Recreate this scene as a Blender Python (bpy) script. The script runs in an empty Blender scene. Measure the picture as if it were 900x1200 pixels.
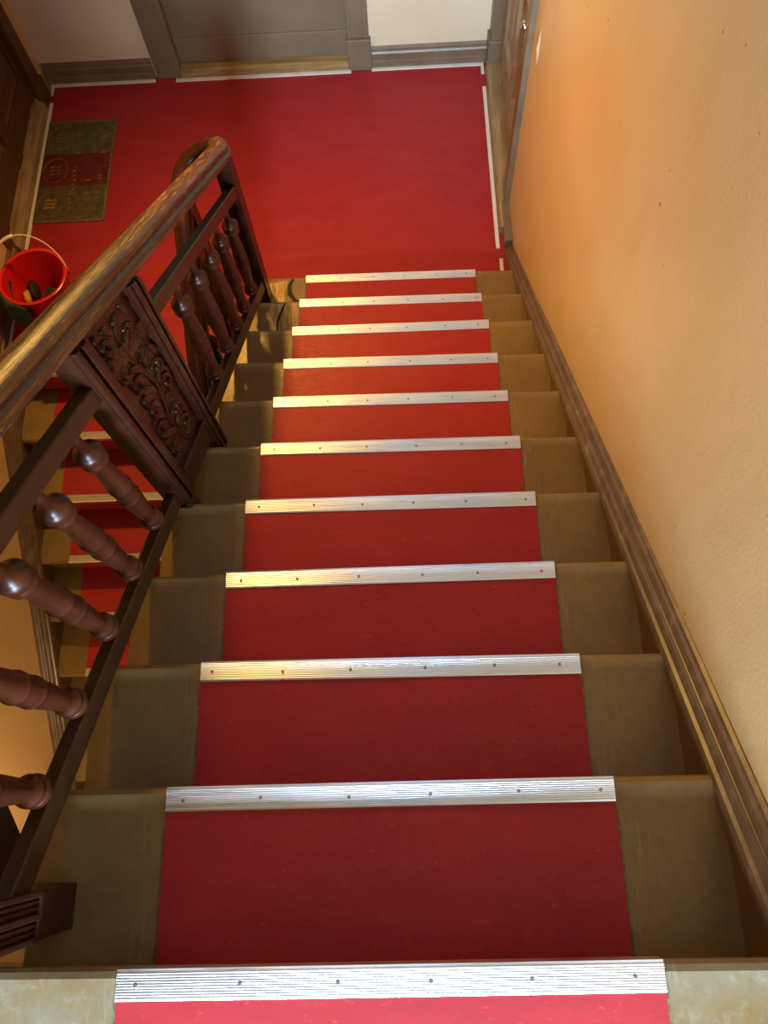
import bpy, bmesh, math, random
from mathutils import Vector, Matrix
random.seed(7)
C = bpy.context.scene.collection
sc = bpy.context.scene
PI = math.pi

# ------------------------------------------------------------------ camera
CAM = Vector((0.0559, 0.2416, 3.2872))
PITCH, YAW, ROLL, FPX = 1.2140, -0.0953, -0.1219, 901.07
fw = Vector((math.sin(YAW)*math.cos(PITCH), math.cos(YAW)*math.cos(PITCH), -math.sin(PITCH)))
r0 = Vector((math.cos(YAW), -math.sin(YAW), 0)); u0 = r0.cross(fw)
rt = math.cos(ROLL)*r0 + math.sin(ROLL)*u0
up = -math.sin(ROLL)*r0 + math.cos(ROLL)*u0
cd = bpy.data.cameras.new('camera'); cam = bpy.data.objects.new('camera', cd); C.objects.link(cam)
cam.matrix_world = Matrix(((rt.x, up.x, -fw.x, CAM.x), (rt.y, up.y, -fw.y, CAM.y), (rt.z, up.z, -fw.z, CAM.z), (0, 0, 0, 1)))
cd.sensor_fit = 'HORIZONTAL'; cd.sensor_width = 36.0; cd.lens = 36.0*FPX/900.0
cd.clip_start = 0.02; cd.clip_end = 60
sc.camera = cam

# ------------------------------------------------------------------ world, lights, exposure
w = bpy.data.worlds.new('sky'); sc.world = w; w.use_nodes = True
w.node_tree.nodes['Background'].inputs[0].default_value = (0.48, 0.70, 1.0, 1)
w.node_tree.nodes['Background'].inputs[1].default_value = 1.9

def light(name, kind, loc, energy, col, target=None, **kw):
    d = bpy.data.lights.new(name, kind); d.energy = energy; d.color = col
    for k, v in kw.items(): setattr(d, k, v)
    o = bpy.data.objects.new(name, d); C.objects.link(o); o.location = loc
    if target is not None:
        o.rotation_euler = (Vector(target) - Vector(loc)).to_track_quat('-Z', 'Y').to_euler()
    return o
# daylight of the stair window behind the camera
light('window_daylight', 'AREA', (0.0, -3.46, 3.74), 315, (0.56, 0.77, 1.0), (0.1, 3.3, 0.3), shape='RECTANGLE', size=1.05, size_y=1.42, spread=1.75)
# warm lamp hanging in the stairwell
light('stairwell_lamp', 'SPOT', (-0.82, 2.95, 2.35), 205, (1.0, 0.53, 0.10), (-0.25, 1.5, 0.2), shadow_soft_size=0.08, spot_size=2.70, spot_blend=1.0)
# lamp of the floor below, over the lower flight
light('lower_stair_lamp', 'SPOT', (-1.35, -0.25, -0.25), 38, (1.0, 0.68, 0.33), (-1.85, 0.65, -1.15), shadow_soft_size=0.08, spot_size=2.3, spot_blend=1.0)
sc.view_settings.view_transform = 'Standard'; sc.view_settings.look = 'None'
sc.view_settings.gamma = 1.0; sc.view_settings.exposure = 0.0; sc.view_settings.use_curve_mapping = False

# ------------------------------------------------------------------ helpers
def tag(o, label=None, cat=None, group=None, kind=None):
    if label: o['label'] = label
    if cat: o['category'] = cat
    if group: o['group'] = group
    if kind: o['kind'] = kind
    return o
def thing(name, label, cat, loc, group=None):
    o = bpy.data.objects.new(name, None); C.objects.link(o); o.location = loc
    o.empty_display_size = 0.1
    return tag(o, label, cat, group)
def put(o, parent):
    if parent is not None:
        o.parent = parent
        p = parent; off = Vector((0, 0, 0))
        while p is not None:
            off += p.location if p.type == 'EMPTY' else Vector((0, 0, 0)); p = p.parent
        if parent.type == 'EMPTY': o.matrix_parent_inverse = Matrix.Translation(-off)
    return o
def mesh(name, bm, mat, smooth=False):
    bmesh.ops.recalc_face_normals(bm, faces=bm.faces[:])
    me = bpy.data.meshes.new(name); bm.to_mesh(me); bm.free()
    if mat is not None: me.materials.append(mat)
    if smooth:
        for p in me.polygons: p.use_smooth = True
    return me
def obj(name, bm, mat, parent=None, smooth=False, loc=None):
    me = bm if isinstance(bm, bpy.types.Mesh) else mesh(name, bm, mat, smooth)
    o = bpy.data.objects.new(name, me); C.objects.link(o)
    put(o, parent)
    if loc is not None: o.location = loc
    return o
def struct(name, bm, mat, parent=None, smooth=False):
    o = obj(name, bm, mat, parent, smooth)
    if parent is None: o['kind'] = 'structure'
    return o
def NB(): return bmesh.new()
def box(bm, x0, x1, y0, y1, z0, z1, bev=0.0):
    vs = [bm.verts.new((x, y, z)) for z in (z0, z1) for x, y in ((x0, y0), (x1, y0), (x1, y1), (x0, y1))]
    fs = [bm.faces.new([vs[i] for i in f]) for f in ((3, 2, 1, 0), (4, 5, 6, 7), (0, 1, 5, 4), (1, 2, 6, 5), (2, 3, 7, 6), (3, 0, 4, 7))]
    if bev > 0:
        es = list({e for f in fs for e in f.edges})
        bmesh.ops.bevel(bm, geom=es, offset=bev, segments=2, affect='EDGES', profile=0.5)
    return bm
def prism(bm, pts, axis, a, b, bev=0.0):
    """polygon pts in the plane normal to axis, extruded from a to b. axis x: pts=(y,z); y: (x,z); z: (x,y)"""
    def mk(p, t):
        return {'x': (t, p[0], p[1]), 'y': (p[0], t, p[1]), 'z': (p[0], p[1], t)}[axis]
    A = [bm.verts.new(mk(p, a)) for p in pts]; B = [bm.verts.new(mk(p, b)) for p in pts]
    n = len(pts); fs = [bm.faces.new(A), bm.faces.new(B[::-1])]
    for i in range(n): fs.append(bm.faces.new((A[i], B[i], B[(i+1) % n], A[(i+1) % n])))
    if bev > 0:
        es = list({e for f in fs for e in f.edges})
        bmesh.ops.bevel(bm, geom=es, offset=bev, segments=1, affect='EDGES', profile=0.5)
    return bm
def loft(bm, rings, caps=True, uv=False):
    V = [[bm.verts.new(p) for p in r] for r in rings]
    n = len(rings[0])
    L = bm.loops.layers.uv.verify() if uv else None
    dist = [0.0]
    for i in range(1, len(rings)):
        a = sum((Vector(p) for p in rings[i-1]), Vector())/n; b = sum((Vector(p) for p in rings[i]), Vector())/n
        dist.append(dist[-1] + (a-b).length)
    for i in range(len(V)-1):
        for j in range(n):
            f = bm.faces.new((V[i][j], V[i][(j+1) % n], V[i+1][(j+1) % n], V[i+1][j]))
            if uv:
                for lp, (u, v) in zip(f.loops, ((j, i), (j+1, i), (j+1, i+1), (j, i+1))): lp[L].uv = (u/n, dist[v])
    if caps:
        bm.faces.new(V[0][::-1]); bm.faces.new(V[-1])
    return bm
def tube(bm, pts, rad, seg=8, caps=True):
    pts = [Vector(p) for p in pts]; rings = []
    n0 = None
    for i, p in enumerate(pts):
        t = (pts[min(i+1, len(pts)-1)] - pts[max(i-1, 0)]).normalized()
        if n0 is None:
            n0 = t.orthogonal().normalized()
        n0 = (n0 - t*n0.dot(t)).normalized(); b = t.cross(n0)
        r = rad[i] if isinstance(rad, (list, tuple)) else rad
        rings.append([p + r*(math.cos(2*PI*k/seg)*n0 + math.sin(2*PI*k/seg)*b) for k in range(seg)])
    return loft(bm, rings, caps)
def lathe(bm, prof, seg=20, center=(0, 0, 0)):
    c = Vector(center)
    rings = [[c + Vector((r*math.cos(2*PI*k/seg), r*math.sin(2*PI*k/seg), z)) for k in range(seg)] for r, z in prof]
    return loft(bm, rings)

# ------------------------------------------------------------------ materials
class Mat:
    def __init__(self, name, rough=0.5, metal=0.0, spec=0.5):
        self.m = bpy.data.materials.new(name); self.m.use_nodes = True
        self.t = self.m.node_tree; self.n = self.t.nodes
        self.b = self.n['Principled BSDF']
        self.b.inputs['Roughness'].default_value = rough; self.b.inputs['Metallic'].default_value = metal
        self.b.inputs['Specular IOR Level'].default_value = spec
    def link(self, a, b): self.t.links.new(a, b)
    def coords(self, scale=(1, 1, 1), rot=(0, 0, 0), kind='Object'):
        tc = self.n.new('ShaderNodeTexCoord'); mp = self.n.new('ShaderNodeMapping')
        mp.inputs['Scale'].default_value = scale; mp.inputs['Rotation'].default_value = rot
        self.link(tc.outputs[kind], mp.inputs['Vector']); return mp.outputs[0]
    def geo(self, scale=(1, 1, 1), rot=(0, 0, 0)):
        g = self.n.new('ShaderNodeNewGeometry'); mp = self.n.new('ShaderNodeMapping')
        mp.inputs['Scale'].default_value = scale; mp.inputs['Rotation'].default_value = rot
        self.link(g.outputs['Position'], mp.inputs['Vector']); return mp.outputs[0]
    def noise(self, vec, scale, detail=4, rough=0.55):
        x = self.n.new('ShaderNodeTexNoise'); x.inputs['Scale'].default_value = scale
        x.inputs['Detail'].default_value = detail; x.inputs['Roughness'].default_value = rough
        self.link(vec, x.inputs['Vector']); return x.outputs['Fac']
    def ramp(self, fac, stops):
        x = self.n.new('ShaderNodeValToRGB'); e = x.color_ramp.elements
        while len(e) < len(stops): e.new(0.5)
        for el, (p, c) in zip(e, stops): el.position = p; el.color = (c[0], c[1], c[2], 1) if not isinstance(c, (int, float)) else (c, c, c, 1)
        self.link(fac, x.inputs['Fac']); return x.outputs['Color']
    def mix(self, fac, a, b):
        x = self.n.new('ShaderNodeMix'); x.data_type = 'RGBA'
        for sk, v in ((x.inputs[0], fac), (x.inputs[6], a), (x.inputs[7], b)):
            if isinstance(v, (int, float)): sk.default_value = v
            elif isinstance(v, (tuple, list)): sk.default_value = (*v[:3], 1)
            else: self.link(v, sk)
        return x.outputs[2]
    def math(self, op, a, b=None):
        x = self.n.new('ShaderNodeMath'); x.operation = op
        for i, v in enumerate((a, b)):
            if v is None: continue
            if isinstance(v, (int, float)): x.inputs[i].default_value = v
            else: self.link(v, x.inputs[i])
        return x.outputs[0]
    def color(self, c):
        if isinstance(c, (tuple, list)): self.b.inputs['Base Color'].default_value = (*c[:3], 1)
        else: self.link(c, self.b.inputs['Base Color'])
        return self
    def roughness(self, c): self.link(c, self.b.inputs['Roughness']); return self
    def bump(self, h, strength=0.2, dist=0.002):
        x = self.n.new('ShaderNodeBump'); x.inputs['Strength'].default_value = strength; x.inputs['Distance'].default_value = dist
        self.link(h, x.inputs['Height']); self.link(x.outputs[0], self.b.inputs['Normal']); return self

def plain(name, col, rough=0.5, metal=0.0, var=0.18, scale=14, bump=0.0):
    m = Mat(name, rough, metal); v = m.geo()
    f = m.noise(v, scale, 5)
    m.color(m.ramp(f, [(0.3, tuple(c*(1-var) for c in col)), (0.7, tuple(min(1, c*(1+var)) for c in col))]))
    if bump: m.bump(m.noise(v, 90, 4), bump, 0.002)
    return m.m

# red linoleum: red ground, pale and dark streaky flecks
m = Mat('red_linoleum', 0.5, 0, 0.25); v = m.geo((1, 2.6, 1)); big = m.noise(v, 5, 4); fine = m.noise(v, 34, 6, 0.7); fl = m.noise(m.geo((14, 30, 14)), 3.2, 5, 0.75)
base = m.ramp(big, [(0.3, (0.31, 0.017, 0.022)), (0.7, (0.37, 0.023, 0.029))])
base = m.mix(m.ramp(fine, [(0.48, 0.0), (0.72, 0.45)]), base, (0.24, 0.012, 0.014))
base = m.mix(m.ramp(fl, [(0.60, 0.0), (0.72, 0.6)]), base, (0.62, 0.10, 0.06))
dk = m.noise(m.geo((9, 22, 9)), 2.1, 4, 0.7)
m.color(m.mix(m.ramp(dk, [(0.70, 0.0), (0.76, 0.7)]), base, (0.12, 0.012, 0.012)))
m.roughness(m.ramp(fine, [(0.3, 0.44), (0.7, 0.58)])); m.bump(fine, 0.08, 0.0006); LINO = m.m

def paint_step(name, worn):
    m = Mat(name, 0.4, 0, 0.5); v = m.geo(); n1 = m.noise(v, 6, 5); n2 = m.noise(v, 55, 6, 0.65)
    base = m.ramp(n1, [(0.3, (0.180, 0.108, 0.034)), (0.7, (0.235, 0.148, 0.051)) if not worn else (0.7, (0.21, 0.18, 0.12))])
    base = m.mix(m.ramp(n2, [(0.45, 0.0), (0.75, 0.35)]), base, (0.105, 0.068, 0.026))
    scr = m.noise(m.geo((80, 9, 20)), 1.0, 5, 0.7)
    # scuffs along the edge of the runner (|x| about 0.43)
    g = m.n.new('ShaderNodeNewGeometry'); sx = m.n.new('ShaderNodeSeparateXYZ'); m.link(g.outputs['Position'], sx.inputs[0])
    ax = m.math('ABSOLUTE', sx.outputs['X'])
    band = m.math('SUBTRACT', 1.0, m.math('MULTIPLY', m.math('ABSOLUTE', m.math('SUBTRACT', ax, 0.43)), 18.0))
    band = m.math('MAXIMUM', band, 0.0)
    sc_ = m.math('MULTIPLY', band, m.ramp(scr, [(0.55, 0.0), (0.64, 1.0)]))
    base = m.mix(m.math('MULTIPLY', sc_, 0.6), base, (0.27, 0.21, 0.13))
    dirt = m.math('MULTIPLY', m.ramp(m.noise(v, 120, 3), [(0.35, 0.0), (0.6, 1.0)]), m.math('MAXIMUM', 0.0, m.math('SUBTRACT', 1.0, m.math('MULTIPLY', m.math('ABSOLUTE', m.math('SUBTRACT', ax, 0.411)), 150.0))))
    base = m.mix(dirt, base, (0.03, 0.022, 0.015))
    if worn:
        wn = m.noise(m.geo((16, 16, 16)), 2.2, 7, 0.75)
        base = m.mix(m.ramp(wn, [(0.52, 0.0), (0.75, 0.45)]), base, (0.30, 0.29, 0.24))
    m.color(base); m.roughness(m.ramp(n2, [(0.3, 0.32), (0.7, 0.5)])); m.bump(n2, 0.12, 0.0012)
    return m.m
TREAD = paint_step('olive_brown_step_paint', False)
LANDPAINT = paint_step('worn_landing_paint', True)
m = Mat('bare_worn_wood', 0.5); v = m.geo((30, 5, 10)); n = m.noise(v, 2.0, 6, 0.7)
m.color(m.ramp(n, [(0.35, (0.16, 0.09, 0.03)), (0.5, (0.42, 0.27, 0.09)), (0.65, (0.60, 0.42, 0.16))])); m.bump(n, 0.3, 0.002); BAREWOOD = m.m
DARK = plain('dark_gap', (0.02, 0.014, 0.01), 0.8)
RISER = plain('brown_riser_paint', (0.13, 0.075, 0.03), 0.42, var=0.25)

# wall paint with orange-peel relief
m = Mat('ochre_wall_paint', 0.36, 0, 0.5); v = m.geo(); n1 = m.noise(v, 1.6, 4); n2 = m.noise(v, 110, 4, 0.6); st = m.noise(m.geo((9, 9, 1.6)), 1.5, 5)
c = m.ramp(n1, [(0.3, (0.64, 0.415, 0.18)), (0.7, (0.70, 0.48, 0.235))])
c = m.mix(m.ramp(st, [(0.5, 0.0), (0.75, 0.35)]), c, (0.60, 0.38, 0.15))
sp = m.noise(v, 38, 2, 0.4); c = m.mix(m.ramp(sp, [(0.77, 0.0), (0.80, 0.8)]), c, (0.14, 0.07, 0.03))
m.color(c); m.bump(n2, 0.2, 0.002); WALL = m.m
m = Mat('cream_wall_paint', 0.5); v = m.geo(); n1 = m.noise(v, 2.5, 4)
m.color(m.ramp(n1, [(0.3, (0.66, 0.53, 0.33)), (0.7, (0.72, 0.60, 0.39))])); m.bump(m.noise(v, 90, 4), 0.2, 0.002); CREAM = m.m

def wood(name, a, b, rough=0.33, rot=(0, 0, 0), sc_=(40, 4, 40), bump=0.12, spec=0.28):
    m = Mat(name, rough, 0, spec); v = m.geo(sc_, rot); n = m.noise(v, 1.0, 6, 0.6); n2 = m.noise(m.geo(), 9, 4)
    c = m.ramp(n, [(0.3, a), (0.7, b)])
    c = m.mix(m.ramp(n2, [(0.4, 0.0), (0.8, 0.4)]), c, tuple(x*0.55 for x in a))
    m.color(c); m.bump(n, bump, 0.0015); return m.m
SL = math.atan2(0.178, 0.262)
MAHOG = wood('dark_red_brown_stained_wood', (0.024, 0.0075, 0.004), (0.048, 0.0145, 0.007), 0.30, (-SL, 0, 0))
MAHOGV = wood('dark_red_brown_turned_wood', (0.036, 0.0085, 0.0035), (0.068, 0.0165, 0.0065), 0.34, (0, 0, 0), (40, 40, 5))
RAILW = wood('brown_stained_rail', (0.035, 0.016, 0.006), (0.062, 0.028, 0.010), 0.36, (-SL, 0, 0))
# handrail: varnish rubbed through along its length
m = Mat('worn_varnished_handrail', 0.3, 0, 0.55); v = m.coords((9, 1.6, 1), kind='UV')
n = m.noise(v, 2.2, 6, 0.6); n2 = m.noise(m.coords((60, 4.5, 1), kind='UV'), 2.0, 6, 0.72)
c = m.ramp(n, [(0.35, (0.040, 0.013, 0.004)), (0.52, (0.075, 0.027, 0.007)), (0.70, (0.16, 0.068, 0.016))])
c = m.mix(m.ramp(n2, [(0.57, 0.0), (0.62, 0.85)]), c, (0.40, 0.22, 0.06))
c = m.mix(m.ramp(m.noise(m.coords((90, 1.8, 1), kind='UV'), 1.3, 4), [(0.60, 0.0), (0.66, 0.8)]), c, (0.022, 0.008, 0.004))
m.color(c); m.roughness(m.ramp(n2, [(0.4, 0.24), (0.65, 0.5)])); m.bump(n2, 0.4, 0.002); HANDR = m.m
# aluminium edge strip
m = Mat('ribbed_aluminium', 0.32, 1.0); n = m.noise(m.geo((6, 160, 20)), 1.0, 4)
m.color(m.ramp(n, [(0.3, (0.80, 0.82, 0.86)), (0.7, (0.89, 0.91, 0.94))])); m.roughness(m.ramp(n, [(0.3, 0.26), (0.7, 0.42)])); ALU = m.m
SCREW = plain('steel_screw', (0.30, 0.28, 0.26), 0.4, 0.9)
DOORP = plain('grey_brown_door_paint', (0.19, 0.140, 0.085), 0.36, var=0.12, scale=6, bump=0.08)
DOORD = wood('dark_grained_door_paint', (0.085, 0.038, 0.012), (0.13, 0.062, 0.020), 0.38, (0, 0, 0), (50, 50, 3))
DOORR = wood('tan_grained_door_paint', (0.30, 0.20, 0.11), (0.44, 0.31, 0.18), 0.28, (0, 0, 0), (30, 30, 3))
BASEB = plain('grey_brown_baseboard_paint', (0.17, 0.115, 0.065), 0.4, var=0.2, scale=9, bump=0.1)
m = Mat('worn_string_moulding', 0.36); v = m.geo((18, 3, 18), (-SL, 0, 0)); n = m.noise(v, 1.6, 6, 0.65)
m.color(m.ramp(n, [(0.30, (0.085, 0.048, 0.028)), (0.55, (0.14, 0.088, 0.055)), (0.78, (0.25, 0.185, 0.13))])); m.bump(n, 0.25, 0.002); STRING = m.m
STRB = plain('brown_string_paint', (0.11, 0.055, 0.022), 0.42, var=0.2)
WHITE = plain('white_floor_trim', (0.72, 0.68, 0.62), 0.4, var=0.05)
THRESH = wood('worn_threshold_wood', (0.20, 0.11, 0.035), (0.42, 0.27, 0.10), 0.42, (0, 0, 0), (4, 40, 40))
THRESH2 = wood('worn_side_threshold_wood', (0.22, 0.13, 0.06), (0.40, 0.27, 0.14), 0.45, (0, 0, 0), (40, 4, 40))
BUCK = plain('red_bucket_plastic', (0.62, 0.012, 0.012), 0.28, var=0.05)
WHITEP = plain('white_plastic_grip', (0.80, 0.76, 0.70), 0.4, var=0.03)
CLOTH = plain('dark_teal_cloth', (0.022, 0.045, 0.05), 0.9, var=0.4, scale=40, bump=0.4)
BLACKB = plain('black_bristle', (0.012, 0.012, 0.013), 0.7, var=0.4, scale=60, bump=0.5)
TANW = plain('tan_brush_wood', (0.50, 0.27, 0.09), 0.5)
MATG = plain('olive_mat_fabric', (0.085, 0.062, 0.018), 0.95, var=0.35, scale=30, bump=0.5)
MATR = plain('dark_red_mat_fabric', (0.11, 0.008, 0.006), 0.95, var=0.35, scale=30, bump=0.5)
MATP = plain('faded_mat_print', (0.16, 0.10, 0.045), 0.95, var=0.5, scale=60)
MATA = plain('amber_mat_print', (0.34, 0.15, 0.03), 0.95, var=0.4, scale=60)
BRASS = plain('door_knob_metal', (0.70, 0.66, 0.58), 0.25, 1.0)
CEIL = plain('ceiling_paint', (0.30, 0.24, 0.17), 0.7, var=0.05)

# ------------------------------------------------------------------ measures
R, G = 0.17803, 0.262
TOP = 11*R
def line(y): return TOP - R/G*y           # slope line through the nosings
NY = [(-0.001, 0.003), (0.263, 0.266), (0.524, 0.521), (0.779, 0.782), (1.044, 1.041), (1.308, 1.302), (1.572, 1.566), (1.835, 1.828), (2.101, 2.100), (2.369, 2.362), (2.636, 2.629)]
XL, XR = -0.645, 0.612
RW = 0.411
R2, G2, Y2 = 0.185, 0.27, 2.25            # lower flight
LXC = -1.345
def line2(y): return -(Y2 - y)/G2*R2

# ------------------------------------------------------------------ room shell
WX = lambda y: 0.650 - 0.0065*y
def slab(name, pts, z0, z1, mat):
    return struct(name, prism(NB(), pts, 'z', z0, z1), mat)
slab('floor', [(-1.96, 2.262), (-0.66, 2.262), (-0.66, 2.59), (0.70, 2.59), (0.70, 4.30), (-1.96, 4.30)], -0.16, 0.0, LINO)
slab('floor', [(-1.97, -3.6), (0.68, -3.6), (0.68, -0.030), (-1.97, -0.030)], TOP-0.25, TOP-0.004, LANDPAINT)
slab('floor', [(-2.0, -3.6), (0.66, -3.6), (0.66, 4.3), (-2.0, 4.3)], -2.25, -2.10, LANDPAINT)
bm = NB(); SK = (-0.34, 0.30, -0.3, 2.5)      # ceiling with an added, unseen roof opening so the edge strips mirror sky
box(bm, -2.05, SK[0], -3.65, 4.4, 4.62, 4.72); box(bm, SK[1], 0.80, -3.65, 4.4, 4.62, 4.72); box(bm, SK[0], SK[1], -3.65, SK[2], 4.62, 4.72); box(bm, SK[0], SK[1], SK[3], 4.4, 4.62, 4.72)
struct('ceiling', bm, CEIL)
bm = NB()
for y in (-0.3, 0.62, 1.54, 2.46): box(bm, SK[0], SK[1], y, y+0.04, 4.62, 4.70)
for x in (-0.34, 0.26): box(bm, x, x+0.04, SK[2], SK[3], 4.62, 4.70)
struct('added_roof_light', bm, WHITEP)  # frame of the added roof opening
slab('ceiling', [(-1.97, 2.72), (0.63, 2.72), (0.63, 4.23), (-1.97, 4.23)], 3.62, 3.90, CEIL)
bm = NB(); prism(bm, [(WX(-3.6), -3.6), (WX(-3.6)+0.12, -3.6), (WX(3.15)+0.14, 3.15), (WX(3.15), 3.15)], 'z', -2.2, 4.65)
wall_r = struct('wall_right', bm, WALL)
struct('wall_right', box(NB(), 0.70, 0.80, 3.15, 4.4, -0.2, 4.65), CREAM)
bm = NB()
for x0, x1 in ((-2.05, -1.24), (-0.16, 0.72)): box(bm, x0, x1, 4.23, 4.36, -0.16, 4.65)
box(bm, -1.24, -0.16, 4.23, 4.36, 2.1, 4.65)
struct('wall_back', bm, CREAM)
bm = NB(); box(bm, -2.10, -1.975, -3.6, 2.97, -2.2, 4.65); box(bm, -2.10, -1.99, 4.09, 4.3, -0.2, 4.65); box(bm, -2.10, -1.99, 2.97, 4.09, 2.1, 4.65)
struct('wall_left', bm, WALL)
bm = NB()   # wall behind, with the stair window in it
Y0, Y1, ZB, ZT, WH = -3.70, -3.58, 3.00, 4.48, 0.56
box(bm, -2.05, -WH, Y0, Y1, -2.2, 4.65); box(bm, WH, 0.80, Y0, Y1, -2.2, 4.65)
box(bm, -WH, WH, Y0, Y1, -2.2, ZB); box(bm, -WH, WH, Y0, Y1, ZT, 4.65)
struct('wall_front', bm, CEIL)
bm = NB()
for a in ((-WH, -WH+0.06), (WH-0.06, WH), (-0.02, 0.02)): box(bm, a[0], a[1], Y0+0.03, Y1-0.03, ZB, ZT)
for a in ((ZB, ZB+0.06), (ZT-0.06, ZT)): box(bm, -WH, WH, Y0+0.03, Y1-0.03, a[0], a[1])
struct('window_1', bm, WHITEP)
# flight going up above the lower one: soffit and its string board, seen at the left edge
bm = NB(); k = R/G
prism(bm, [(-0.05, 1.26), (0.09, 1.42), (0.185, 1.52), (0.296, 1.655), (0.60, 2.05), (2.72, 2.05+2.1*k), (2.72, 3.86), (-0.05, TOP)], 'x', -0.84, -0.81)
struct('trim_1', bm, STRB)
bm = NB(); prism(bm, [(-0.05, 1.70), (2.72, 1.70+2.77*k), (2.72, 1.78+2.77*k), (-0.05, 1.78)], 'x', -1.97, -0.80)
struct('ceiling', bm, CEIL)

# ------------------------------------------------------------------ staircases
def strip_mesh(x0, x1, yA, yB, z, s, wid=0.039):
    """ribbed aluminium edge strip; s=+1 front edge towards +y, -1 towards -y"""
    prof = [(0.004, -0.020), (0.004, 0.0045)]
    n = 10
    for i in range(n):      # rounded ribs
        for q, hh in ((0.0, 0.0044), (0.10, 0.0051), (0.30, 0.00548), (0.5, 0.0056), (0.70, 0.00548), (0.90, 0.0051)):
            prof.append(((i+q)/n*(-wid+0.002), hh))
    prof += [(-wid, 0.004), (-wid, 0.0022), (0.0015, 0.0022), (0.0015, -0.020)]
    ringA = [(x0, yA + s*a, z + b) for a, b in prof]; ringB = [(x1, yB + s*a, z + b) for a, b in prof]
    return loft(NB(), [ringA, ringB])
bm = NB(); lathe(bm, [(0.0, -0.001), (0.0034, -0.001), (0.0034, 0.0008), (0.0024, 0.0016), (0.0, 0.0016)], 10)
bmesh.ops.remove_doubles(bm, verts=bm.verts[:], dist=1e-5)
SCREW_ME = mesh('screw', bm, SCREW)

def step_parts(root, xl, xr, xc, nyL, nyR, yback, z, znext, s, worn=False, zbot=None, first=False, last=False):
    f = lambda x: nyL + (nyR-nyL)*(x-(xc-RW))/(2*RW)
    # tread board with a rounded nose
    T = 0.032
    if not first:
        prof = lambda yn: [(yback, z-T), (yn - s*0.006, z-T), (yn + s*0.000, z-T+0.007), (yn + s*0.003, z-T/2), (yn, z-0.008), (yn - s*0.007, z-0.001), (yn - s*0.012, z), (yback, z)]
        xs = [xl, xl+0.2*(xr-xl), xc, xr-0.2*(xr-xl), xr]
        rings = [[(x, a, b) for a, b in prof(f(x))] for x in xs]
        obj('tread', loft(NB(), rings), BAREWOOD if worn == 2 else TREAD, root)
    # riser under the nose
    if not last:
        yr = (nyL+nyR)/2 - s*0.030
        obj('riser', box(NB(), xl+0.012, xr-0.004, min(yr, yr-s*0.02), max(yr, yr-s*0.02), znext, z-T+0.001), RISER, root)
    # linoleum: tread and riser in one bent sheet
    h = 0.0024
    if not first or True:
        rings = []
        for x in (xc-RW, xc+RW):
            yn = f(x); yb = yback if not first else yn - s*0.62
            yr = (nyL+nyR)/2 - s*0.030
            rings.append([(x, yb, z+h), (x, yn - s*0.003, z+h), (x, yn + s*0.0035, z-0.004), (x, yn + s*0.0035, z-0.012), (x, yn - s*0.004, z-0.012), (x, yn - s*0.004, z-0.0001), (x, yb, z-0.0001)])
        obj('linoleum', loft(NB(), rings), LINO, root)
        if not last and s < 0:
            obj('linoleum', box(NB(), xc-RW, xc+RW, yr-0.003 if s < 0 else yr, yr if s < 0 else yr+0.003, znext+h, z-T), LINO, root)
    st = obj('nosing_strip', strip_mesh(xc-RW-0.001, xc+RW+0.001, f(xc-RW), f(xc+RW), z, s), ALU, root)
    for i in range(6):
        x = xc + (-0.378 + i*0.1512 + random.uniform(-0.012, 0.012))
        obj('screw', SCREW_ME, None, st, loc=(x, f(x) - s*(0.0195 + random.uniform(-0.002, 0.002)), z + 0.0054))

up_st = thing('staircase', 'wide main flight of brown painted steps with red runner and aluminium edge strips', 'staircase', (0, 2.6, 0))
for n in range(11):
    a, b = NY[n]; z = TOP - n*R
    yb = NY[n-1][0] - 0.032 if n else -0.6
    step_parts(up_st, XL, XR, 0.0, a, b, yb, z, z-R, 1, worn=False, first=(n == 0), last=False)
# landing edge board of the top step
bm = NB(); 
rings = [[(x, p[0], p[1]) for p in [(-0.10, TOP-0.04), (-0.006, TOP-0.04), (0.002, TOP-0.03), (0.003, TOP-0.014), (-0.001, TOP-0.004), (-0.010, TOP), (-0.10, TOP)]] for x in (XL-0.02, -0.2, 0.2, XR)]
obj('landing_edge', loft(bm, rings), LANDPAINT, up_st)
# sloping underside
bm = NB(); prism(bm, [(0.0, TOP-0.26), (2.55, TOP-2.55*k-0.24), (2.55, TOP-2.55*k-0.30), (0.0, TOP-0.34)], 'x', XL+0.03, XR-0.01)
obj('soffit', bm, CEIL, up_st)
# wall string with its moulding (right)
def string_board(root, xin, xw, ya, yb, lf, s, mat_face, mat_mould):
    """xin: inner face, xw(y): wall; s = +1 for a wall on the +x side"""
    bm = NB(); prism(bm, [(ya, lf(ya)+0.012), (yb, lf(yb)+0.012), (yb, lf(yb)-0.26), (ya, lf(ya)-0.26)], 'x', xin, xw(0)+s*0.004)
    obj('wall_string', bm, mat_face, root)
    prof = [(-0.010, -0.026), (-0.012, -0.006), (-0.008, 0.006), (-0.001, 0.010), (0.001, 0.016), (0.006, 0.022), (0.012, 0.024), (0.014, 0.020), (0.017, 0.022), (0.026, 0.032), (0.033, 0.035), (0.036, 0.041), (0.043, 0.046), (0.050, 0.046), (0.060, 0.046), (0.060, -0.026)]
    rings = []
    N = 8
    for i in range(N+1):
        y = ya + (yb-ya)*i/N
        rings.append([(xin + s*a if a < 0.055 else xw(y)+s*0.006, y, lf(y) + b*1.12) for a, b in prof])
    obj('string_moulding', loft(NB(), rings), mat_mould, root)
string_board(up_st, 0.602, WX, -0.02, 2.93, line, 1, STRB, STRING)
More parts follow.
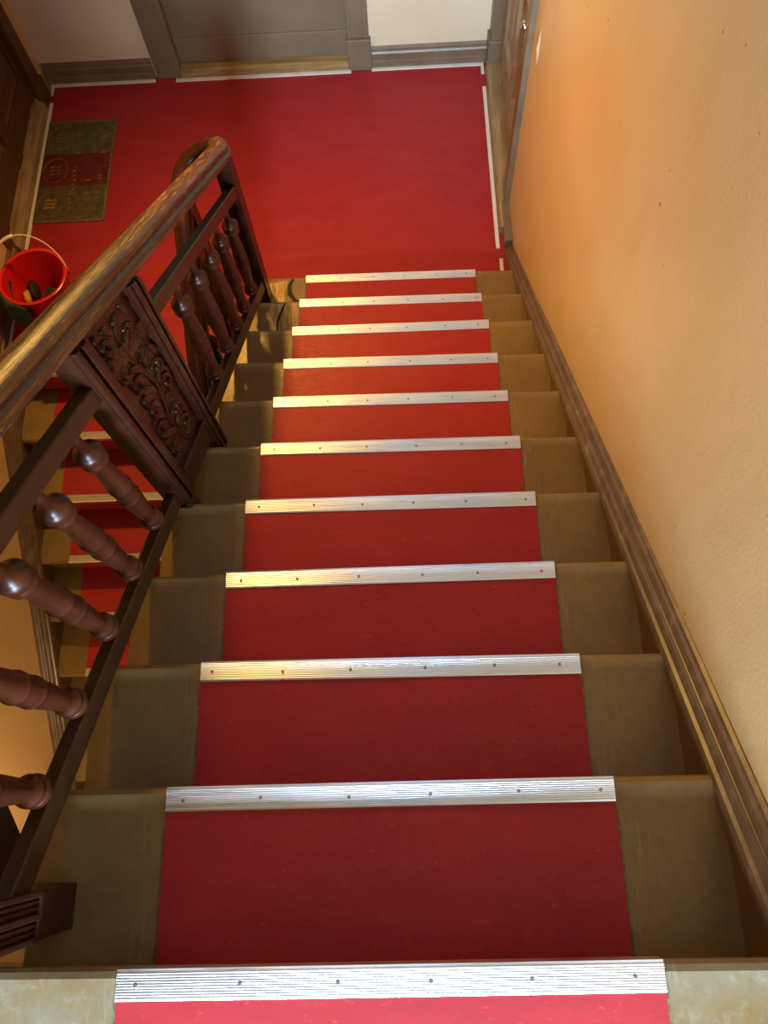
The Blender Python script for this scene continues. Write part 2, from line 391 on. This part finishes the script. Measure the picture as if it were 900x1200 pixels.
# patched and cracked paint on the lowest left treads
def flat_curve(name, pts, wd, z, mat, root):
    bm = NB(); L = []; n = len(pts)
    for i, (x, y) in enumerate(pts):
        a = Vector(pts[min(i+1, n-1)]) - Vector(pts[max(i-1, 0)]); nn = Vector((-a.y, a.x)).normalized()
        t = i/(n-1); ww = wd*(0.35 + 0.65*math.sin(PI*min(max(t, 0.08), 0.92)))
        L.append((bm.verts.new((x+nn.x*ww, y+nn.y*ww, z)), bm.verts.new((x-nn.x*ww, y-nn.y*ww, z))))
    for i in range(n-1): bm.faces.new((L[i][0], L[i+1][0], L[i+1][1], L[i][1]))
    g = bmesh.ops.extrude_face_region(bm, geom=bm.faces[:])
    for v_ in g['geom']:
        if isinstance(v_, bmesh.types.BMVert): v_.co.z += 0.0012
    return obj(name, bm, mat, root)
z10 = TOP-10*R; z9 = TOP-9*R
def sub(p): return p
flat_curve('paint_crack', [(-0.475, 2.625), (-0.492, 2.585), (-0.49, 2.54), (-0.465, 2.50), (-0.43, 2.475)], 0.012, z10, DARK, up_st)
flat_curve('paint_crack', [(-0.478, 2.355), (-0.500, 2.30), (-0.512, 2.25), (-0.508, 2.20)], 0.006, z9, DARK, up_st)
bm = NB(); prism(bm, [(-0.56, 2.30), (-0.54, 2.355), (-0.425, 2.355), (-0.418, 2.16), (-0.53, 2.15)], 'z', z9, z9+0.0008)
obj('worn_patch', bm, BAREWOOD, up_st)
bm = NB(); prism(bm, [(-0.60, 2.46), (-0.60, 2.60), (-0.50, 2.62), (-0.515, 2.52), (-0.49, 2.45)], 'z', z10, z10+0.0008)
obj('worn_patch', bm, BAREWOOD, up_st)

lo_st = thing('staircase', 'lower flight with red runner seen through the balusters at the left', 'staircase', (LXC, 0.0, -2.0))
LXL, LXR = -1.925, -0.76
for n in range(0, 10):
    y = Y2 - n*G2; z = -n*R2
    step_parts(lo_st, LXL-0.01, LXR, LXC, y, y, y+G2+0.032, z, z-R2, -1, first=(n == 0), last=False)
bm = NB(); prism(bm, [(2.20, -0.30), (-0.3, -0.30-2.5*R2/G2), (-0.3, -0.36-2.5*R2/G2), (2.20, -0.36)], 'x', LXL, LXR-0.02)
obj('soffit', bm, CEIL, lo_st)
string_board(lo_st, -1.915, lambda y: -1.972, -0.4, 2.33, lambda y: line2(y)+0.02, -1, STRB, STRING)

# ------------------------------------------------------------------ baseboards, floor trims, doors
def baseboard(name, pts_axis, a, b, wallpos, s, mat=BASEB, h=0.125):
    """moulded skirting; axis 'x' runs along x against a wall at y=wallpos (s=-1 towards -y), axis 'y' runs along y"""
    prof = [(0.0, 0.0), (0.026, 0.0), (0.026, 0.040), (0.018, 0.046), (0.018, 0.085), (0.012, 0.095), (0.010, 0.110), (0.004, h), (0.0, h)]
    if pts_axis == 'x': rings = [[(t, wallpos + s*p, z) for p, z in prof] for t in (a, b)]
    else: rings = [[(wallpos + s*p, t, z) for p, z in prof] for t in (a, b)]
    return struct(name, loft(NB(), rings), mat)
baseboard('baseboard_back', 'x', -1.985, -1.345, 4.232, -1)
baseboard('baseboard_back', 'x', -0.075, 0.60, 4.232, -1)
baseboard('baseboard_left', 'y', 2.30, 2.965, -1.977, 1)
def ftrim(n, x0, x1, y0, y1): struct('trim_%d' % n, box(NB(), x0, x1, y0, y1, 0.0, 0.007, 0.0015), WHITE)
ftrim(2, -1.965, -1.345, 4.185, 4.206); ftrim(3, -1.225, -0.198, 4.178, 4.202); ftrim(4, -0.08, 0.565, 4.185, 4.206)
ftrim(5, 0.548, 0.568, 2.895, 4.02); ftrim(6, 0.560, 0.578, 2.60, 2.83)
ftrim(7, -1.955, -1.936, 3.02, 4.06); ftrim(8, -1.955, -1.938, 2.40, 2.88); ftrim(9, 0.548, 0.566, 4.12, 4.185); ftrim(10, -1.962, -1.945, 4.12, 4.185)

# door in the back wall: wide leaf with a kick board, jambs on plinths, worn threshold
d = struct('door_1', box(NB(), -1.20, -0.195, 4.262, 4.30, 0.055, 2.08), DOORP)
struct('kick_board', box(NB(), -1.195, -0.20, 4.250, 4.264, 0.072, 0.215, 0.003), DOORP, d)
for x0, x1 in ((-1.335, -1.185), (-0.205, -0.085)):
    j = struct('jamb', box(NB(), x0, x1, 4.212, 4.32, 0.19 if x0 > -1 else 0.0, 2.12, 0.004), DOORP, d)
    bmm = NB(); box(bmm, x0+0.02, x1-0.03, 4.205, 4.216, 0.2, 2.1, 0.003)
    struct('moulding', bmm, DOORP, j)
struct('plinth', box(NB(), -0.212, -0.076, 4.196, 4.32, 0.0, 0.19, 0.005), DOORP, d)
struct('lintel', box(NB(), -1.335, -0.085, 4.212, 4.32, 2.08, 2.2, 0.004), DOORP, d)
bm = NB(); rings = [[(x, 4.200+p, z) for p, z in [(0, 0), (0, 0.030), (0.004, 0.045), (0.018, 0.055), (0.06, 0.058), (0.10, 0.06), (0.10, 0)]] for x in (-1.187, -0.21)]
struct('threshold', loft(bm, rings), THRESH, d)

# door in the left wall: framed panels, dark
d = struct('door_2', box(NB(), -2.06, -2.025, 2.98, 4.09, 0.02, 2.08), DOORD)
for y0, y1 in ((3.0, 3.11), (3.50, 3.60), (3.975, 4.02)): struct('stile', box(NB(), -2.03, -2.005, y0, y1, 0.05, 2.05, 0.003), DOORD, d)
for z0, z1 in ((0.09, 0.24), (0.86, 1.02), (1.9, 2.05)):
    for y0, y1 in ((3.11, 3.50), (3.60, 3.975)): struct('rail', box(NB(), -2.029, -2.006, y0, y1, z0, z1, 0.003), DOORD, d)
def panel(bm, x, s, y0, y1, z0, z1, d_=0.012):
    o = [(x, y0, z0), (x, y1, z0), (x, y1, z1), (x, y0, z1)]
    def ins(t, dx): return [(x+s*dx, y0+t, z0+t), (x+s*dx, y1-t, z0+t), (x+s*dx, y1-t, z1-t), (x+s*dx, y0+t, z1-t)]
    rs = [o, ins(0.012, d_), ins(0.026, d_*0.3), ins(0.032, 0.002), ins(0.075, 0.002), ins(0.10, d_)]
    V = [[bm.verts.new(p) for p in r_] for r_ in rs]
    for i in range(len(V)-1):
        for j in range(4): bm.faces.new((V[i][j], V[i][(j+1) % 4], V[i+1][(j+1) % 4], V[i+1][j]))
    bm.faces.new(V[-1]); return bm
for y0, y1 in ((3.11, 3.50), (3.60, 3.975)):
    struct('panel', panel(NB(), -2.024, 1, y0, y1, 0.24, 0.86), DOORD, d); struct('panel', panel(NB(), -2.024, 1, y0, y1, 1.02, 1.9), DOORD, d)
struct('jamb', box(NB(), -2.06, -1.968, 4.02, 4.13, 0.0, 2.15, 0.006), DOORD, d)
struct('jamb', box(NB(), -2.06, -1.964, 2.93, 3.0, 0.0, 2.15, 0.006), DOORD, d)
struct('plinth', box(NB(), -2.06, -1.958, 4.012, 4.14, 0.0, 0.135, 0.006), DOORD, d)
bm = NB(); rings = [[(-1.958-p, y, z) for p, z in [(0, 0), (0, 0.045), (0.010, 0.060), (0.03, 0.064), (0.034, 0.080), (0.085, 0.085), (0.085, 0)]] for y in (3.0, 4.012)]
struct('threshold', loft(bm, rings), THRESH2, d)

# door in the right wall
d = struct('door_3', box(NB(), 0.668, 0.70, 3.19, 4.14, 0.02, 2.08), DOORR)
for y0, y1 in ((3.20, 3.31), (3.62, 3.73), (4.03, 4.13)): struct('stile', box(NB(), 0.648, 0.670, y0, y1, 0.05, 2.05, 0.003), DOORR, d)
for z0, z1 in ((0.06, 0.27), (0.86, 1.04), (1.9, 2.05)):
    for y0, y1 in ((3.31, 3.62), (3.73, 4.03)): struct('rail', box(NB(), 0.649, 0.669, y0, y1, z0, z1, 0.003), DOORR, d)
for y0, y1 in ((3.31, 3.62), (3.73, 4.03)):
    struct('panel', panel(NB(), 0.667, -1, y0, y1, 0.27, 0.86), DOORR, d); struct('panel', panel(NB(), 0.667, -1, y0, y1, 1.04, 1.9), DOORR, d)
struct('jamb', box(NB(), 0.588, 0.71, 4.14, 4.235, 0.0, 2.15, 0.006), BASEB, d)
struct('jamb', box(NB(), 0.602, 0.71, 3.152, 3.225, 0.0, 2.15, 0.005), BASEB, d)
struct('plinth', box(NB(), 0.576, 0.71, 4.13, 4.236, 0.0, 0.19, 0.006), BASEB, d)
struct('plinth', box(NB(), 0.588, 0.66, 2.90, 3.16, 0.0, 0.058, 0.006), BASEB, d)
bm = NB(); rings = [[(0.570+p, y, z) for p, z in [(0, 0), (0, 0.040), (0.008, 0.052), (0.03, 0.056), (0.09, 0.058), (0.09, 0)]] for y in (2.99, 4.135)]
struct('threshold', loft(bm, rings), THRESH2, d)
bm = NB(); tube(bm, [(0.65, 3.255, 0.95), (0.625, 3.255, 0.95), (0.612, 3.255, 0.95), (0.597, 3.255, 0.95), (0.590, 3.255, 0.95)], [0.010, 0.010, 0.022, 0.024, 0.012], 14)
struct('door_knob', bm, BRASS, d, True)
# raised cream patch on the right wall
bm = NB(); P = [(3.025, 0.945), (3.045, 0.985), (3.052, 1.03), (3.044, 1.08), (3.026, 1.125), (3.008, 1.07), (3.000, 1.02), (3.007, 0.975)]
c_ = bm.verts.new((WX(3.03)-0.010, 3.026, 1.03)); ring = [bm.verts.new((WX(y)-0.001, y, z)) for y, z in P]
for i in range(len(P)): bm.faces.new((c_, ring[i], ring[(i+1) % len(P)]))
struct('raised_pale_patch', bm, CREAM, wall_r)

# ------------------------------------------------------------------ balustrade of the main flight
XB = -0.596
ban = thing('banister', 'dark wooden banister of the main flight with turned balusters and carved panel post', 'banister', (XB, 1.3, 0.9))
def sloped(bm, x0, x1, y0, y1, o0, o1, lf=line, bev=0.003):
    prism(bm, [(y0, lf(y0)+o0), (y1, lf(y1)+o0), (y1, lf(y1)+o1), (y0, lf(y0)+o1)], 'x', x0, x1, bev); return bm
obj('bottom_rail', sloped(NB(), XB-0.015, XB+0.015, 0.10, 2.50, 0.035, 0.102), RAILW, ban)
obj('upper_rail', sloped(NB(), XB-0.015, XB+0.018, 0.10, 2.50, 0.623, 0.682), RAILW, ban)
# handrail with its wreath round to the lower flight
def hr_profile():
    P = [(-0.016, -0.046), (-0.021, -0.036), (-0.033, -0.030), (-0.037, -0.022), (-0.037, -0.010), (-0.031, -0.004), (-0.0265, -0.001), (-0.0265, 0.003), (-0.031, 0.008), (-0.032, 0.016), (-0.027, 0.026), (-0.014, 0.033)]
    return P + [(-a, b) for a, b in P[::-1]]
HP = hr_profile()
def sweep(path, prof, mat, name, root, uv=True):
    rings = []; n = len(path)
    for i, p in enumerate(path):
        t = (Vector(path[min(i+1, n-1)]) - Vector(path[max(i-1, 0)])).normalized()
        side = Vector((t.y, -t.x, 0)).normalized()
        upv = side.cross(t).normalized()
        rings.append([Vector(p) + side*a + upv*b for a, b in prof])
    bm = loft(NB(), rings, True, uv)
    return obj(name, bm, mat, root, True)
HO = 0.852
LXH = -0.785
path = [(XB, y, line(y)+HO) for y in [0.02+0.12*i for i in range(21)]]
ye = 2.47; ze = line(ye)+HO; cx = (XB+LXH)/2; rr = (XB-LXH)/2
zs = line2(ye-0.05)+0.86
path = [p for p in path if p[1] < ye-0.02] + [(XB, ye, ze)]
NST = len(path)
for i in range(1, 13):
    a = PI*i/12; t = i/12
    path.append((cx+rr*math.cos(a), ye+rr*1.05*math.sin(a), ze-0.05*math.sin(a*0.5) + (zs-ze+0.05)*t))
lowpath = [(LXH, y, line2(y)+0.86) for y in [2.42-0.12*i for i in range(22)]]
hr = sweep([p for p in path if p[1] <= ye] and path[:NST+3], HP, HANDR, 'handrail', ban)
wr = sweep(path[NST+2:] + lowpath[:1], HP, MAHOG, 'wreath', ban)  # darker wood than the main handrail: its shade is put into the colour
hr.data.polygons.foreach_set('use_smooth', [True]*len(hr.data.polygons))
for o_ in (hr, wr):
    md = o_.modifiers.new('edges', 'EDGE_SPLIT'); md.split_angle = math.radians(50)

def baluster_mesh(H):
    S = H/0.52
    P = [(0.0115, -0.02), (0.0115, 0.024), (0.014, 0.028), (0.026, 0.031), (0.0295, 0.037), (0.0295, 0.043), (0.026, 0.048), (0.0235, 0.050), (0.0235, 0.053), (0.027, 0.056), (0.0285, 0.063), (0.0265, 0.070), (0.019, 0.075), (0.0195, 0.09), (0.0235, 0.14), (0.0265, 0.190), (0.0268, 0.204), (0.0292, 0.207), (0.0292, 0.212), (0.0262, 0.215), (0.0275, 0.220), (0.0262, 0.224), (0.0275, 0.229), (0.0262, 0.233), (0.0275, 0.238), (0.0262, 0.242), (0.0275, 0.247), (0.0262, 0.251), (0.0275, 0.256), (0.0262, 0.260), (0.0292, 0.264), (0.0292, 0.269), (0.0265, 0.272), (0.025, 0.31), (0.0215, 0.36), (0.0185, 0.395), (0.019, 0.400), (0.027, 0.403), (0.0305, 0.408), (0.0305, 0.414), (0.027, 0.419), (0.0262, 0.422), (0.0262, 0.426), (0.0295, 0.428), (0.0325, 0.434), (0.0325, 0.441), (0.030, 0.447), (0.024, 0.452), (0.0165, 0.460), (0.0125, 0.472), (0.011, 0.485), (0.0105, H/S+0.02)]
    bm = NB(); lathe(bm, [(r_, z*S) for r_, z in P], 20)
    me = mesh('baluster', bm, MAHOGV, True); return me
BAL = baluster_mesh(0.521)
for y in (0.262, 0.420, 0.590, 0.749, 0.912, 1.618, 1.806, 1.982, 2.136, 2.305):
    o = obj('baluster', BAL, None, ban, loc=(XB, y, line(y)+0.102)); o.rotation_euler.z = random.uniform(0, 6)

# carved panel post: two moulded stiles, a carved panel, feet on the steps
X1, X0 = -0.562, -0.628
cp = obj('panel_post', sloped(NB(), X0, X1-0.022, 1.035, 1.412, 0.0, 0.815), MAHOG, ban)
for y0, y1, z_bot in ((1.030, 1.108, 0.0), (1.338, 1.412, -0.05)):
    bm = NB()
    zb0 = TOP-4*R if y0 < 1.2 else TOP-6*R
    pts = [(y0, (line(y0) if y0 < 1.2 else zb0+0.0)), (y1, (line(y1) if y0 < 1.2 else zb0+0.0)), (y1, line(y1)+0.812), (y0, line(y0)+0.812)]
    prism(bm, pts, 'x', X0, X1-0.012, 0.002)
    for a, b, dx in ((0.004, 0.020, 0.0), (0.024, 0.030, -0.006), (0.034, 0.054, 0.001), (0.058, 0.070, -0.004)):
        if y0 > 1.2: a, b = (y1-y0)-b, (y1-y0)-a
        prism(bm, [(y0+a, (line(y0+a) if y0 < 1.2 else zb0)+0.02), (y0+b, (line(y0+b) if y0 < 1.2 else zb0)+0.02), (y0+b, line(y0+b)+0.80), (y0+a, line(y0+a)+0.80)], 'x', X0+0.01, X1+dx, 0.002)
    obj('stile', bm, MAHOG, cp)
# sloped bottom and top frames with a bead
obj('frame_rail', sloped(NB(), X0, X1-0.010, 1.105, 1.342, 0.02, 0.135), MAHOG, cp)
obj('frame_bead', sloped(NB(), X0, X1-0.004, 1.105, 1.342, 0.128, 0.142), MAHOG, cp)
obj('foot', prism(NB(), [(1.030, TOP-5*R+0.0), (1.075, TOP-5*R), (1.085, line(1.08)+0.02), (1.030, line(1.03)+0.02)], 'x', X0, X1-0.004, 0.003), MAHOG, cp)
# carving: scrolling stems and leaves in low relief on the panel face
XF = X1-0.0225
def pt(q): return Vector((XF, 1.225+q[0], line(1.225+q[0])+q[1]))     # q metres across from the panel's centre, metres above the slope line
def ridge(bm, P, rad, hgt):
    n = len(P); V = []
    for i, p in enumerate(P):
        t = (P[min(i+1, n-1)]-P[max(i-1, 0)]).normalized(); nn = Vector((0, -t.z, t.y)); f = i/(n-1)
        ww = rad*(0.25+0.75*math.sin(PI*(0.12+0.80*f))); hh = hgt*(0.4+0.6*math.sin(PI*(0.1+0.8*f)))
        V.append([bm.verts.new(p+nn*a*ww+Vector((b*hh, 0, 0))) for a, b in ((-1, -0.1), (-0.75, 0.7), (-0.25, 1.0), (0.0, 0.72), (0.25, 1.0), (0.75, 0.7), (1, -0.1))])
    for i in range(n-1):
        for k_ in range(6): bm.faces.new((V[i][k_], V[i+1][k_], V[i+1][k_+1], V[i][k_+1]))
    bm.faces.new(V[0]); bm.faces.new(V[-1][::-1])
def scroll(c, r0_, r1_, a0, a1): return [pt((c[0]+(r0_+(r1_-r0_)*i/22)*math.cos(a0+(a1-a0)*i/22), c[1]+(r0_+(r1_-r0_)*i/22)*math.sin(a0+(a1-a0)*i/22))) for i in range(23)]
bm = NB(); ridge(bm, [pt((0.020*math.sin(h*17), h)) for h in [0.165+0.0145*i for i in range(42)]], 0.008, 0.009); obj('carved_stem', bm, MAHOG, cp, True)
def leaf(bm, q, ang, L, W, curl):
    c0 = Vector(q); P = []
    for i in range(9):
        t = i/8; a_ = ang+curl*t*t
        if i: c0 = c0+Vector((math.cos(a_), math.sin(a_)))*L/8
        P.append(pt(c0))
    ridge(bm, P, W, 0.011)
for i, h in enumerate((0.215, 0.315, 0.415, 0.515, 0.615, 0.70)):
    for s_ in (-1, 1):
        wv = 0.020*math.sin(h*17)
        bm = NB(); R0 = 0.036 if i != 5 else 0.027
        cc = (wv+s_*0.058, h+(0.012 if (i+(s_ > 0)) % 2 else -0.012))
        ridge(bm, scroll(cc, R0, 0.007, (PI if s_ > 0 else 0.0)-s_*0.5, (PI if s_ > 0 else 0.0)-s_*0.5+s_*(-6.6)), 0.0075, 0.011)
        obj('carved_scroll', bm, MAHOG, cp, True)
        for q, a_, L_, W_, cu in (((wv+s_*0.012, h+0.03), PI/2-s_*0.35, 0.075, 0.012, -s_*1.2), ((wv+s_*0.030, h-0.035), PI/2-s_*1.2, 0.062, 0.011, s_*1.3), ((wv+s_*0.085, h+0.028), PI/2-s_*0.1, 0.050, 0.009, s_*1.0)):
            if h+0.03+L_ > 0.80: L_ = 0.05
            bm = NB(); leaf(bm, q, a_, L_, W_, cu); obj('carved_leaf', bm, MAHOG, cp, True)

# newel at the foot
nw = obj('newel_post', box(NB(), -0.640, -0.578, 2.475, 2.555, z10, line(2.5)+0.80, 0.004), MAHOG, ban)
obj('newel_moulding', box(NB(), -0.600, -0.574, 2.470, 2.486, z10+0.02, line(2.5)+0.79, 0.002), MAHOG, nw)
# newel at the head, with two fluted recesses on each face
z1_ = TOP-R
nt = obj('newel_post', box(NB(), -0.640, -0.572, 0.040, 0.103, z1_, 2.98, 0.003), MAHOG, ban)
bm = NB(); box(bm, -0.646, -0.563, 0.034, 0.109, z1_, 1.918, 0.004)
obj('plinth', bm, MAHOG, nt)
def facing(bm, x0, x1, zb, zt):
    for a, b in ((0.034, 0.042), (0.066, 0.076), (0.100, 0.109)): box(bm, x0, x1, a, b, zb, zt, 0.0015)
    for a in (0.0490, 0.0585, 0.0835, 0.0925): box(bm, x0, x1-0.004, a-0.0026, a+0.0026, zb, zt)
bm = NB(); facing(bm, -0.574, -0.563, 1.918, 2.9)
obj('fluting', bm, MAHOG, nt)

# ------------------------------------------------------------------ balustrade of the lower flight
bl = thing('banister', 'lower banister running down into the stairwell behind the main banister', 'banister', (LXH, 1.2, -0.6))
sweep(lowpath, HP, MAHOG, 'handrail', bl)  # plain dark wood instead of the worn handrail; stairwell shade in the colour
obj('bottom_rail', sloped(NB(), LXH-0.015, LXH+0.015, -0.1, 2.42, 0.035, 0.102, line2), RAILW, bl)
obj('upper_rail', sloped(NB(), LXH-0.016, LXH+0.016, -0.1, 2.42, 0.623, 0.682, line2), RAILW, bl)
for i in range(13):
    y = 2.28-0.17*i
    o = obj('baluster', BAL, None, bl, loc=(LXH, y, line2(y)+0.102))
obj('newel_post', box(NB(), -0.815, -0.755, 2.40, 2.475, 0.0, line2(2.44)+0.82, 0.004), MAHOG, bl)

# ------------------------------------------------------------------ doormat
dm = thing('doormat', 'flat doormat of olive and dark red bands with worn ovals lying by the left door', 'doormat', (-1.74, 3.55, 0))
MX0, MX1, MY0, MY1 = -1.936, -1.548, 3.195, 3.905
for a, b, mt in ((0.0, 0.345, MATG), (0.345, 0.665, MATR), (0.665, 1.0, MATG)):
    y0, y1 = MY0+a*(MY1-MY0), MY0+b*(MY1-MY0)
    obj('mat_band', box(NB(), MX0, MX1, y0, y1, 0.0, 0.007), mt, dm)
bm = NB()
for x0, x1, y0, y1 in ((MX0, MX1, MY0-0.004, MY0+0.006), (MX0, MX1, MY1-0.006, MY1+0.004), (MX1-0.005, MX1+0.005, MY0, MY1)): box(bm, x0, x1, y0, y1, 0.0, 0.009)
obj('mat_edging', bm, MATP, dm)
for cy, mt in ((3.315, MATA), (3.55, MATP), (3.785, MATP)):
    bm = NB(); n = 28; cxm = -1.855
    pr = [(cxm+0.068*math.cos(2*PI*i/n), cy+0.085*math.sin(2*PI*i/n), 0.0075) for i in range(n+1)]
    tube(bm, pr, 0.0022, 5); obj('printed_oval', bm, MATP, dm)
    bm = NB()
    for i in range(3): tube(bm, [(cxm-0.03, cy-0.03+i*0.026, 0.0075), (cxm-0.008, cy-0.022+i*0.026, 0.0075), (cxm+0.012, cy-0.03+i*0.026, 0.0075), (cxm+0.03, cy-0.02+i*0.026, 0.0075)], 0.006 if mt is MATA else 0.004, 5)
    obj('printed_mark', bm, mt, dm)
bm = NB()
for i in range(18):
    x = -1.745 + random.uniform(-0.01, 0.01); y = 3.28+i*0.032
    if random.random() < 0.8: box(bm, x-0.008, x+0.008, y, y+0.012, 0.006, 0.0078)
for i in range(12):
    x = random.choice((-1.60, -1.66)); y = 3.3+random.random()*0.5
    box(bm, x-0.012, x+0.012, y, y+0.010, 0.006, 0.0078)
obj('worn_print', bm, MATP, dm)

# ------------------------------------------------------------------ bucket and what is in it
BC = Vector((-1.725, 2.63, 0.0))
bk = thing('bucket', 'red plastic bucket with white bail handle by the left wall', 'bucket', BC)
HB = 0.275
prof = [(0.0, 0.004), (0.105, 0.004), (0.112, 0.0), (0.118, 0.006), (0.150, HB-0.03), (0.158, HB-0.028), (0.160, HB-0.020), (0.153, HB-0.018), (0.155, HB-0.004), (0.166, HB), (0.167, HB+0.004), (0.163, HB+0.006), (0.150, HB+0.002), (0.146, HB-0.03), (0.110, 0.012), (0.0, 0.012)]
bm = NB(); lathe(bm, prof, 40, BC); bmesh.ops.remove_doubles(bm, verts=bm.verts[:], dist=1e-4)
o = obj('body', bm, BUCK, bk, True); md = o.modifiers.new('edges', 'EDGE_SPLIT'); md.split_angle = math.radians(40)
ax = Vector((0.97, 0.25, 0)).normalized(); ay = Vector((-0.25, 0.97, 0)).normalized()
arc = [BC + Vector((0, 0, HB-0.015)) + ax*0.166*math.cos(PI*i/24) + (ay*math.cos(math.radians(62))+Vector((0, 0, 1))*math.sin(math.radians(62)))*0.215*math.sin(PI*i/24) for i in range(25)]
hd = obj('bail_handle', tube(NB(), arc, 0.0026, 8), WHITEP, bk, True)
obj('grip', tube(NB(), arc[12:19], 0.0085, 12), WHITEP, hd, True)
for s in (1, -1):
    p = BC + Vector((0, 0, HB-0.018)) + ax*s*0.160
    obj('ear', tube(NB(), [p-ax*s*0.006, p+ax*s*0.012], 0.014, 12), BUCK, bk)
def blob(name, label, cat, c, r, mat, rot=0.0, amp=0.15, parent=None):
    bm = NB(); bmesh.ops.create_icosphere(bm, subdivisions=3, radius=1.0)
    M = Matrix.Rotation(rot, 3, 'Z')
    for v_ in bm.verts:
        p = v_.co.copy(); k_ = 1+amp*(math.sin(5*p.x+2*p.z)+math.sin(4*p.y-3*p.z+1))*0.5
        v_.co = M @ Vector((p.x*r[0]*k_, p.y*r[1]*k_, p.z*r[2]*k_)) + Vector(c)
    o = obj(name, bm, mat, parent, True)
    if label: tag(o, label, cat)
    return o
br = thing('scrubbing_brush', 'black brush with tan wooden back lying inside the red bucket', 'brush', BC+Vector((-0.02, -0.04, 0.05)))
blob('bristles', None, None, BC+Vector((-0.080, 0.048, 0.105)), (0.030, 0.055, 0.036), BLACKB, 0.3, 0.2, br)
bm = NB(); tube(bm, [BC+Vector(p) for p in ((-0.080, -0.042, 0.112), (-0.092, -0.018, 0.124), (-0.103, 0.012, 0.128), (-0.104, 0.035, 0.122))], [0.010, 0.018, 0.017, 0.008], 10)
obj('brush_back', bm, TANW, br, True)
blob('rag', 'small crumpled dark rag at the bottom of the red bucket', 'rag', BC+Vector((-0.005, 0.05, 0.05)), (0.045, 0.04, 0.036), CLOTH, 0.8, 0.3)
# cloth hung over the wall side of the bucket
bm = NB(); rows = []
for i in range(13):
    t = i/12; row = []
    for j in range(11):
        a = math.radians(172 + j*9.6); fold = 0.008*math.sin(j*1.9+t*3)
        if t < 0.3:
            rr_ = 0.142+t/0.3*0.036; z = HB-0.06+t/0.3*0.075 - (0.01*(1-math.cos(j)))
        else:
            rr_ = 0.178+fold+0.02*(t-0.3); z = HB+0.015-(t-0.3)/0.7*(0.17+0.05*math.sin(j*0.9))
        row.append(bm.verts.new(BC+Vector((rr_*math.cos(a), rr_*math.sin(a), z))))
    rows.append(row)
for i in range(12):
    for j in range(10): bm.faces.new((rows[i][j], rows[i][j+1], rows[i+1][j+1], rows[i+1][j]))
o = obj('floor_cloth', bm, CLOTH, None, True); md = o.modifiers.new('thick', 'SOLIDIFY'); md.thickness = 0.006; md.offset = 1.0
tag(o, 'dark teal floor cloth draped over the left rim of the red bucket', 'cloth')
